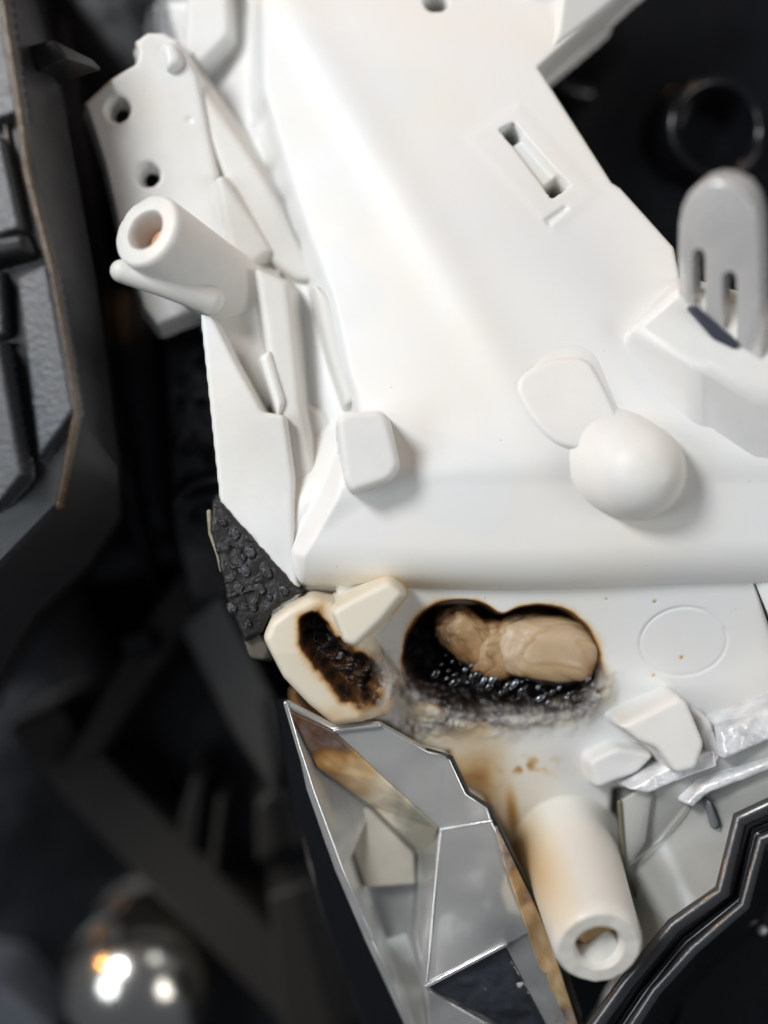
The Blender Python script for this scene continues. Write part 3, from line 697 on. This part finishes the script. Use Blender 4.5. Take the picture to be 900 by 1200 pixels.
def bkm(co):
    co = co + np.array(H.location); x = co[:, 0]; zz = co[:, 2]
    n = fbm(co[:, 0], co[:, 1], 4, 3, 2)
    t = sstep(0.62, 0.0, zz) * sstep(-0.15, 0.15, x + .3 * (co[:, 1] + 1.2)) * (0.35 + .35 * n) + 0.02
    return dict(tan=t, char=t * 0, ash=t * 0)
add_masks(bk, bkm)
pad('clear_nub', [(284, 748), (300, 735), (316, 760), (312, 775), (292, 772)], -0.05, -0.8, mat('smoky_plastic', (.12, .11, .09), .3), H, corner=.06, edge=.05)

# ================================================================== foam pad
foam = poly([(247, 586), (260, 590), (300, 636), (352, 694), (318, 716), (306, 742), (286, 752), (268, 712), (254, 652), (245, 622)], 0.15)
def foam_fn(X, Y):
    d = sd(foam, X, Y); n = fbm(X, Y, 8, 4, 3); m = fbm(X, Y, 3.2, 2, 7)
    z = 0.10 + 0.03 * (n - .5) + 0.04 * (m - .5) - 0.15 * np.clip(-1.2 - Y, 0, 1) + edge_round(d + .03 * (n - .5), 0.05, 0.8, 0.06)
    cell = np.exp(-((fbm(X, Y, 5.0, 2, 9) - .66) / .05) ** 2)
    return z + 0.05 * cell, d > -.08, {}
FOAM = mat('black_foam', (0.022, 0.020, 0.019), 0.5, bump=.5, bscale=22, cvar=.4)
fo = hfield('foam_strip', (-2.2, -0.9, -1.7, 0.3), 0.014, foam_fn, FOAM, None)
fs = empty('foam_pad', P(290, 680, -0.7), 'black foam pad with pitted surface against the white slab above the charred corner', 'foam pad')
fo.parent = fs; fo.data.transform(Matrix.Translation(-fs.location)); fo.name = 'foam_skin'
random.seed(3); bm = bmesh.new()
for (px, py, r) in ((274, 625, .055), (292, 647, .06), (312, 671, .055), (286, 668, .06), (304, 690, .055), (278, 688, .055), (332, 692, .05), (271, 712, .05), (296, 711, .04), (264, 640, .035), (285, 653, .03), (261, 612, .035), (315, 700, .035), (290, 730, .035)):
    M = Matrix.Translation(P(px, py, .125 - .15 * max(0, (py - 720) / 100))) @ Matrix.Rotation(.6, 4, 'Z') @ Matrix.Diagonal((1, 1.3, .35, 1))
    bmesh.ops.create_icosphere(bm, subdivisions=3, radius=r, matrix=M)
for v in bm.verts: v.co += Vector((random.uniform(-1, 1), random.uniform(-1, 1), random.uniform(-1, 1))) * .012
tag(bm_link('foam_cells', bm, mat('foam_cell_skin', (.06, .06, .066), .45, bump=.5, bscale=20, cvar=.4), fs, True, None), kind='stuff')
strip('peeled_edge', [(245, 600, .05), (247, 625, .02), (256, 650, 0), (260, 668, -.05)], .03, mat('peeled_film', (.28, .25, .18), .5, bump=.6, bscale=20, cvar=.4), fs)

# ================================================================== steel tab in the terminal block
tabE = empty('steel_tab', P(842, 385, 0.9), 'grey stamped steel tab with two slots standing in the white block at right', 'metal tab')
zb = 0.89
def tab_plate():
    out = [(795, 345), (795, 290), (796, 262), (800, 242), (808, 226), (820, 217), (836, 213), (854, 216), (870, 225), (881, 240), (887, 262), (890, 300), (891, 350), (892, 428)]
    def slot_(x0, x1, ytop, ybot0, ybot1):
        r = (x1 - x0) / 2; cx = (x0 + x1) / 2
        p = [(cx + r * math.cos(t), ytop + r * 1.25 + -r * 1.25 * math.sin(t)) for t in [math.pi * k / 8 for k in range(9)]]
        return p + [(x0, ybot0), (x1, ybot1)]
    holes = [slot_(811, 826, 292, 356, 369), slot_(846, 863, 318, 386, 401)]
    pts = []; loops = []
    for lp in [out] + holes:
        s = len(pts); pts += lp; loops.append([s + i for i in range(len(lp))])
    edges = [(l[i], l[(i + 1) % len(l)]) for l in loops for i in range(len(l))]
    r = delaunay_2d_cdt([Vector(p) for p in pts], edges, [], 4, 1e-5)
    vs, fs = r[0], r[2]
    # delaunay keeps hole interiors out with type 2
    def inside(q, lp):
        c = False
        for i in range(len(lp)):
            (ax_, ay_), (bx_, by_) = lp[i - 1], lp[i]
            if (ay_ > q.y) != (by_ > q.y) and q.x < (bx_ - ax_) * (q.y - ay_) / (by_ - ay_) + ax_: c = not c
        return c
    fs = [f for f in fs if inside(sum((vs[i] for i in f), Vector((0, 0))) / len(f), out) and not any(inside(sum((vs[i] for i in f), Vector((0, 0))) / len(f), h) for h in holes)]
    V = []
    for p in vs:
        d = ((p.x - 795) * 83 - (p.y - 345) * 95) / 126.2
        V.append(P(p.x, p.y, zb + 0.95 * d / 126))
    return V, fs
V, F = tab_plate()
me = mesh('blade', V, [tuple(f) for f in F])
bm = bmesh.new(); bm.from_mesh(me); bmesh.ops.recalc_face_normals(bm, faces=bm.faces)
if sum(f.normal.z for f in bm.faces) < 0: bmesh.ops.reverse_faces(bm, faces=bm.faces)
bm.to_mesh(me); bm.free()
bl = link('blade', me, STEEL, tabE, True, 35)
m = bl.modifiers.new('shell', 'SOLIDIFY'); m.thickness = 0.33; m.offset = -1
bevel(bl, 0.035, 3, 40)
pad('socket', [(810, 359), (816, 357), (868, 402), (863, 409), (838, 396)], 0.955, 0.7, mat('dark_slot', (.05, .055, .075), .35), tabE, corner=.03, edge=.01, draft=0)

# ================================================================== clear lens at the bottom
LNS = empty('clear_lens', P(510, 1020, -1.6), 'clear faceted acrylic lens with brown scorch marks below the charred hole', 'lens')
LV = dict(A=(335, 824, .05), B=(388, 854, .12), C=(444, 849, .16), D=(500, 880, .05), E=(526, 886, .02), F=(546, 930, -.1), G=(571, 946, -.12), H=(602, 1010, -.2), I=(640, 1085, -.25), J=(690, 1240, -.4),
          M=(515, 972, -.32), N=(576, 962, -.10), K=(592, 1107, .10), L=(500, 1155, .05), K2=(618, 1240, -.95), L2=(512, 1240, -.95), D2=(517, 906, -.02),
          O=(366, 925, -.05), Pp=(400, 1018, -.15), Q=(436, 1100, -.3), R=(500, 1240, -.6),
          t1=(378, 885, -.35), t2=(440, 945, -.75), t3=(486, 1000, -.80), t4=(478, 1090, -.85), t5=(494, 1150, -.9), t6=(452, 1100, -.9), t7=(415, 1000, -.75))
lens = facets('lens_shell', LV, [('B', 'C', 'D', 'D2', 'M'), ('D2', 'D', 'E'), ('D2', 'E', 'F', 'G', 'N', 'M'), ('M', 'N', 'H', 'I', 'K', 'L'), ('K', 'I', 'J', 'K2'),
       ('A', 'B', 't1'), ('B', 'M', 't3', 't2', 't1'), ('M', 'L', 't5', 't4', 't3'), ('A', 't1', 'O'), ('O', 't1', 't2', 't7', 'Pp'), ('Pp', 't7', 't6', 'Q'), ('t7', 't2', 't3', 't4', 't6'), ('Q', 't6', 't4', 't5', 'L2', 'R'), ('L', 'L2', 't5')],
       ACRYL, LNS, thick=.10, bev=.025, seg=3)
# edge roll and ridges
CL2 = clear('polished_acrylic_edge', (.9, .9, .9), .08, .6); CL2.node_tree.nodes['Principled BSDF'].inputs['Metallic'].default_value = 0.4
strip('lens_rim', [(335, 824, .05), (350, 875, .02), (366, 925, -.03), (400, 1018, -.13), (436, 1100, -.28)], .03, CL2, LNS)
strip('lens_ridge', [(392, 856, .14), (444, 850, .18)], .022, CL2, LNS)
strip('lens_ridge', [(500, 1155, .06), (592, 1107, .11)], .03, CL2, LNS)
strip('lens_ridge', [(516, 974, -.30), (507, 1070, -.1), (500, 1155, .06)], .014, CL2, LNS)
strip('lens_ridge', [(516, 972, -.30), (576, 962, -.09)], .014, CL2, LNS)
DK = mat('dark_seam', (.02, .018, .015), .4)  # near-black lines along the lens edges
strip('dark_seam', [(500, 880, .0), (528, 888, -.02), (548, 930, -.14), (573, 946, -.16), (604, 1010, -.24), (642, 1085, -.3), (692, 1240, -.45)], .035, DK, LNS)
strip('dark_seam', [(388, 856, .05), (444, 853, .09)], .04, DK, LNS)
DARK_ACRYL = mat('dark_acrylic', (.03, .034, .042), .12, spec=.9, cvar=.6, rvar=.1, bump=.05); wavy(DARK_ACRYL, 1.2, .8)  # darker colour for one facet of the clear lens
facets('dark_facet', dict(L=(501, 1157, .03), K=(592, 1109, .08), K2=(660, 1240, -.6), L2=(585, 1206, -.6)), [('L', 'K', 'K2', 'L2')], DARK_ACRYL, LNS, thick=.08, bev=.02)
facets('lower_facet', dict(a=(501, 1160, -.02), b=(585, 1209, -.64), c=(660, 1250, -.64), d=(600, 1290, -.8), e=(505, 1290, -.8)), [('a', 'b', 'c', 'd', 'e')], ACRYL, LNS, thick=.08, bev=.02)
# brown scorch film on the ridge, crumbs of tan crust along the right edge
def film(name, V, F, fn, m, cuts=24):
    o = facets(name, V, F, m, LNS, smooth=True, angle=None)
    bm = bmesh.new(); bm.from_mesh(o.data); bmesh.ops.subdivide_edges(bm, edges=bm.edges, cuts=cuts, use_grid_fill=True)
    L0 = np.array(LNS.location)
    for v in bm.verts:
        c = np.array(v.co) + L0; v.co.z += 0.03 * (float(fbm(np.array([c[0]]), np.array([c[1]]), 6, 3, 2)[0]) - .5)
    bm.to_mesh(o.data); bm.free(); o.data.shade_smooth()
    co = np.array([tuple(v.co) for v in o.data.vertices]) + L0
    for k, vals in fn(co).items():
        t = o.data.attributes.new(k, 'FLOAT', 'POINT'); t.data.foreach_set('value', np.asarray(vals, np.float32))
    o.modifiers.new('shell', 'SOLIDIFY').thickness = .03
    return o
def film_fn(co):
    x, y = co[:, 0], co[:, 1]; n = fbm(x, y, 3.5, 4, 5)
    ax_, ay_ = P2(350, 850); r = np.hypot(x - ax_, y - ay_)
    t = np.clip(1.25 - .68 * r + .7 * (n - .5), 0.02, 1)
    return dict(tan=t, char=np.clip((t - 1.0) * 2, 0, .5), ash=.25 * np.clip((n - .45) * 4, 0, 1))
FILM = burnt('scorched_film', (.27, .255, .20))
film('scorch_film', dict(a=(340, 834, .06), b=(388, 857, .14), c=(452, 915, -.06), d=(513, 972, -.29), e=(505, 1010, -.60), f=(436, 945, -.55), g=(372, 900, -.16)), [('a', 'b', 'c', 'g'), ('g', 'c', 'd', 'f'), ('f', 'd', 'e')], film_fn, FILM)
def film2(co):
    x, y = co[:, 0], co[:, 1]; n = fbm(x, y, 5, 4, 8); return dict(tan=np.clip(.25 + .8 * n, 0, 1), char=x * 0, ash=.6 * np.clip((n - .5) * 5, 0, 1))
film('scorch_film', dict(a=(582, 968, -.07), b=(604, 1014, -.14), c=(640, 1088, -.19), d=(690, 1240, -.36), e=(664, 1240, -.34), f=(612, 1070, -.05), g=(592, 1010, -.03)), [('a', 'b', 'g'), ('g', 'b', 'c', 'f'), ('f', 'c', 'd', 'e')], film2, FILM)
# pale moulded backing under the acrylic
def stain_masks(o):
    def f(co):
        co = co + np.array(LNS.location); x, y = co[:, 0], co[:, 1]
        n = fbm(x, y, 3.5, 4, 5)
        l1 = dline([P2(340, 830), P2(400, 890), P2(455, 935), P2(512, 990)], x, y)
        t = np.exp(-(l1 / .22) ** 2) * (0.8 + .5 * n) * sstep(-4.4, -2.4, y)
        l2 = dline([P2(580, 970), P2(605, 1030), P2(640, 1110), P2(680, 1230)], x, y)
        t = np.maximum(t, .75 * np.exp(-(l2 / .16) ** 2) * (.6 + .8 * n))
        t = np.maximum(t, .42 * sstep(-3.9, -4.6, y) * sstep(.6, .3, x))
        return dict(tan=np.clip(t + .05, 0, 1), char=np.clip((t - 1.02) * 3, 0, 1), ash=x * 0)
    add_masks(o, f)
def back_fn(X, Y):
    # follows under the lens, 0.18 deeper
    z = -0.55 - 0.15 * np.clip(-2.6 - Y, 0, 4) + 0.25 * sstep(-.1, .4, X + .25 * (Y + 3.5)) - .35 * sstep(.1, -.3, X + .4 * (Y + 3.5))
    d = sd(poly([(338, 830), (390, 850), (446, 850), (500, 878), (526, 886), (546, 930), (571, 946), (602, 1010), (640, 1085), (690, 1240), (498, 1240), (436, 1100), (400, 1018), (366, 925)], -.3), X, Y)
    return z - .3 * sstep(.05, -.05, d) - .3, d > -.06, {}
bkg = hfield('backing', (-1.3, 2.8, -6.7, -2.2), .03, back_fn, burnt('scorched_backing', (.76, .75, .72)), LNS); stain_masks(bkg)
pad('milky_block', [(398, 930), (436, 950), (486, 1000), (488, 1038), (428, 1042), (410, 990)], -.62, -1.3, MILKY, LNS, corner=.06, edge=.05, draft=.05)

# ================================================================== clear cover and black rim at bottom right
CV = empty('clear_cover', P(800, 1010, -1.2), 'clear plastic cover with a torn silvery top edge beside the lower screw boss', 'cover')
VV = dict(a=(726, 940, -.25), b=(764, 918, -.1), c=(835, 888, .0), d=(905, 850, .15), e=(1000, 800, .25), f=(1000, 910, .15), g=(866, 962, .05), h=(846, 1046, .02), i=(790, 1086, .0), j=(690, 1230, -.1), k=(735, 1160, -.6), l=(744, 1050, -.6), m=(732, 1018, -.5), n=(810, 935, -.15), o=(745, 1012, -.55))
cv = facets('cover_shell', VV, [('a', 'b', 'm'), ('b', 'n', 'o', 'm'), ('b', 'c', 'n'), ('c', 'd', 'g', 'n'), ('d', 'e', 'f', 'g'), ('n', 'g', 'h', 'o'), ('o', 'h', 'i', 'l'), ('l', 'i', 'j', 'k'), ('m', 'o', 'l')], clear('cloudy_acrylic', (.82, .82, .78), .12, .55), CV, thick=.06, bev=.02)
def torn(name, pts, w_, m, seed):
    random.seed(seed); bm = bmesh.new(); P3 = [P(*p) for p in pts]; n = 60; rows = []
    tot = [0]
    for a_, b_ in zip(P3[:-1], P3[1:]): tot.append(tot[-1] + (b_ - a_).length)
    def at(s):
        for i in range(len(P3) - 1):
            if s <= tot[i + 1] + 1e-9:
                t = (s - tot[i]) / (tot[i + 1] - tot[i]); return P3[i].lerp(P3[i + 1], t), (P3[i + 1] - P3[i]).normalized()
        return P3[-1], (P3[-1] - P3[-2]).normalized()
    for k in range(n + 1):
        c, d_ = at(tot[-1] * k / n); nrm = Vector((-d_.y, d_.x, 0)).normalized(); row = []
        for j in range(9):
            th = math.pi * 2 * j / 9; r = w_ * random.uniform(.75, 1.25)
            row.append(bm.verts.new(c + nrm * r * math.cos(th) + Vector((0, 0, .6 * r * math.sin(th)))))
        rows.append(row)
    for r0, r1 in zip(rows[:-1], rows[1:]):
        for j in range(9): bm.faces.new((r0[j], r0[(j + 1) % 9], r1[(j + 1) % 9], r1[j]))
    bm.faces.new(rows[0][::-1]); bm.faces.new(rows[-1])
    return bm_link(name, bm, m, CV, True, None)
TORN = mat('torn_silver_edge', (.80, .81, .83), .35, metal=.2, bump=.5, bscale=14, cvar=.35)
def rough_bar(name, pts, zt, zb, m, **k):
    o = pad(name, pts, zt, zb, m, CV, corner=.03, edge=.05, draft=.05, step=.014, **k)
    L0 = np.array(CV.location); co = np.array([tuple(v.co) for v in o.data.vertices]) + L0
    n = (fbm(co[:, 0], co[:, 1], 4, 4, 6) - .5) * .08
    for v, q in zip(o.data.vertices, n): v.co.z += q
    return o
rough_bar('torn_edge', [(738, 927), (760, 931), (800, 914), (840, 898), (836, 878), (800, 893), (764, 910)], .02, -.5, TORN, slope=(.05, .1))
rough_bar('torn_edge', [(845, 858), (900, 834), (1000, 790), (1000, 836), (900, 868), (848, 890)], .24, -.5, TORN, slope=(.1, -.15))
rough_bar('cover_ridge', [(806, 945), (826, 922), (900, 891), (1000, 850), (1000, 862), (900, 904), (836, 930), (816, 950)], .22, -.3, TORN, slope=(.1, .1))
strip('cover_seam', [(726, 940, -.24), (730, 985, -.40), (732, 1018, -.48), (744, 1050, -.58)], .03, mat('olive_seam', (.16, .15, .10), .4), CV)
strip('cover_seam', [(765, 925, -.1), (756, 985, -.35), (740, 1012, -.5)], .022, mat('grey_seam', (.22, .23, .23), .3), CV)
strip('cover_seam', [(734, 1017, -.46), (775, 985, -.3), (800, 955, -.15), (812, 935, -.06)], .01, mat('pale_seam', (.3, .3, .28), .3), CV)
pad('cover_backing', [(735, 930), (1000, 860), (1000, 930), (870, 980), (850, 1050), (795, 1090), (700, 1225), (740, 1150), (746, 1050), (738, 1010)], -.75, -1.2, mat('grey_white_backing', (.58, .58, .55), .5, cvar=.06), CV, corner=.05, edge=.04, draft=.05)
pad('dark_mark', [(829, 938), (834, 940), (845, 968), (838, 974)], .06, -.2, mat('smoke_mark', (.16, .17, .18), .3), CV, corner=.04, edge=.02, draft=0)

RM = empty('black_casing', P(860, 1120, -2.5), 'glossy black casing with a stepped edge catching bright light at the bottom right corner', 'casing')
RVd = {}
o1 = [(1000, 898, .40), (866, 960, .35), (846, 1044, .30), (790, 1084, .25), (735, 1150, .2), (670, 1240, .1)]
o2 = [(1000, 926, .30), (884, 974, .26), (866, 1052, .2), (802, 1102, .15), (752, 1164, .1), (700, 1240, .0)]
o3 = [(1000, 940, .42), (892, 984, .36), (872, 1060, .3), (812, 1112, .25), (768, 1160, .2), (716, 1240, .1)]
o4 = [(1000, 966, .0), (908, 1002, -.05), (888, 1070, -.1), (825, 1122, -.15), (784, 1170, -.2), (742, 1240, -.3)]
o5 = [(1010, 990, -1.6), (920, 1016, -1.6), (900, 1084, -1.7), (836, 1138, -1.7), (798, 1184, -1.8), (770, 1250, -1.9)]
for nme, row in zip('pqrst', (o1, o2, o3, o4, o5)):
    for i, v in enumerate(row): RVd[f'{nme}{i}'] = v
FF = []
for u, v in ('pq', 'qr', 'rs', 'st'):
    for i in range(5): FF.append((f'{u}{i}', f'{u}{i+1}', f'{v}{i+1}', f'{v}{i}'))
facets('rim_wall', RVd, FF, GLOSS, RM, bev=.035, seg=3)
SHINE = mat('shiny_black_edge', (.03, .03, .033), .34, spec=1.0, coat=.6, bump=.3, bscale=14)
strip('outer_edge', o1, .09, SHINE, RM); strip('inner_edge', o3, .07, SHINE, RM)
pad('rim_floor', [(770, 1260), (800, 1170), (836, 1130), (900, 1080), (920, 1010), (1020, 980), (1020, 1260)], -1.5, -2.2, GLOSS, RM, corner=.05, edge=.05)
bm = bmesh.new(); bmesh.ops.create_uvsphere(bm, u_segments=16, v_segments=10, radius=.06, matrix=Matrix.Translation(P(893, 1090, -.9))); bm_link('stud', bm, STEEL, RM)
bar('stud_post', [P(897, 1050, -1.4), P(893, 1090, -.95)], [.1, .05], SATIN, RM)
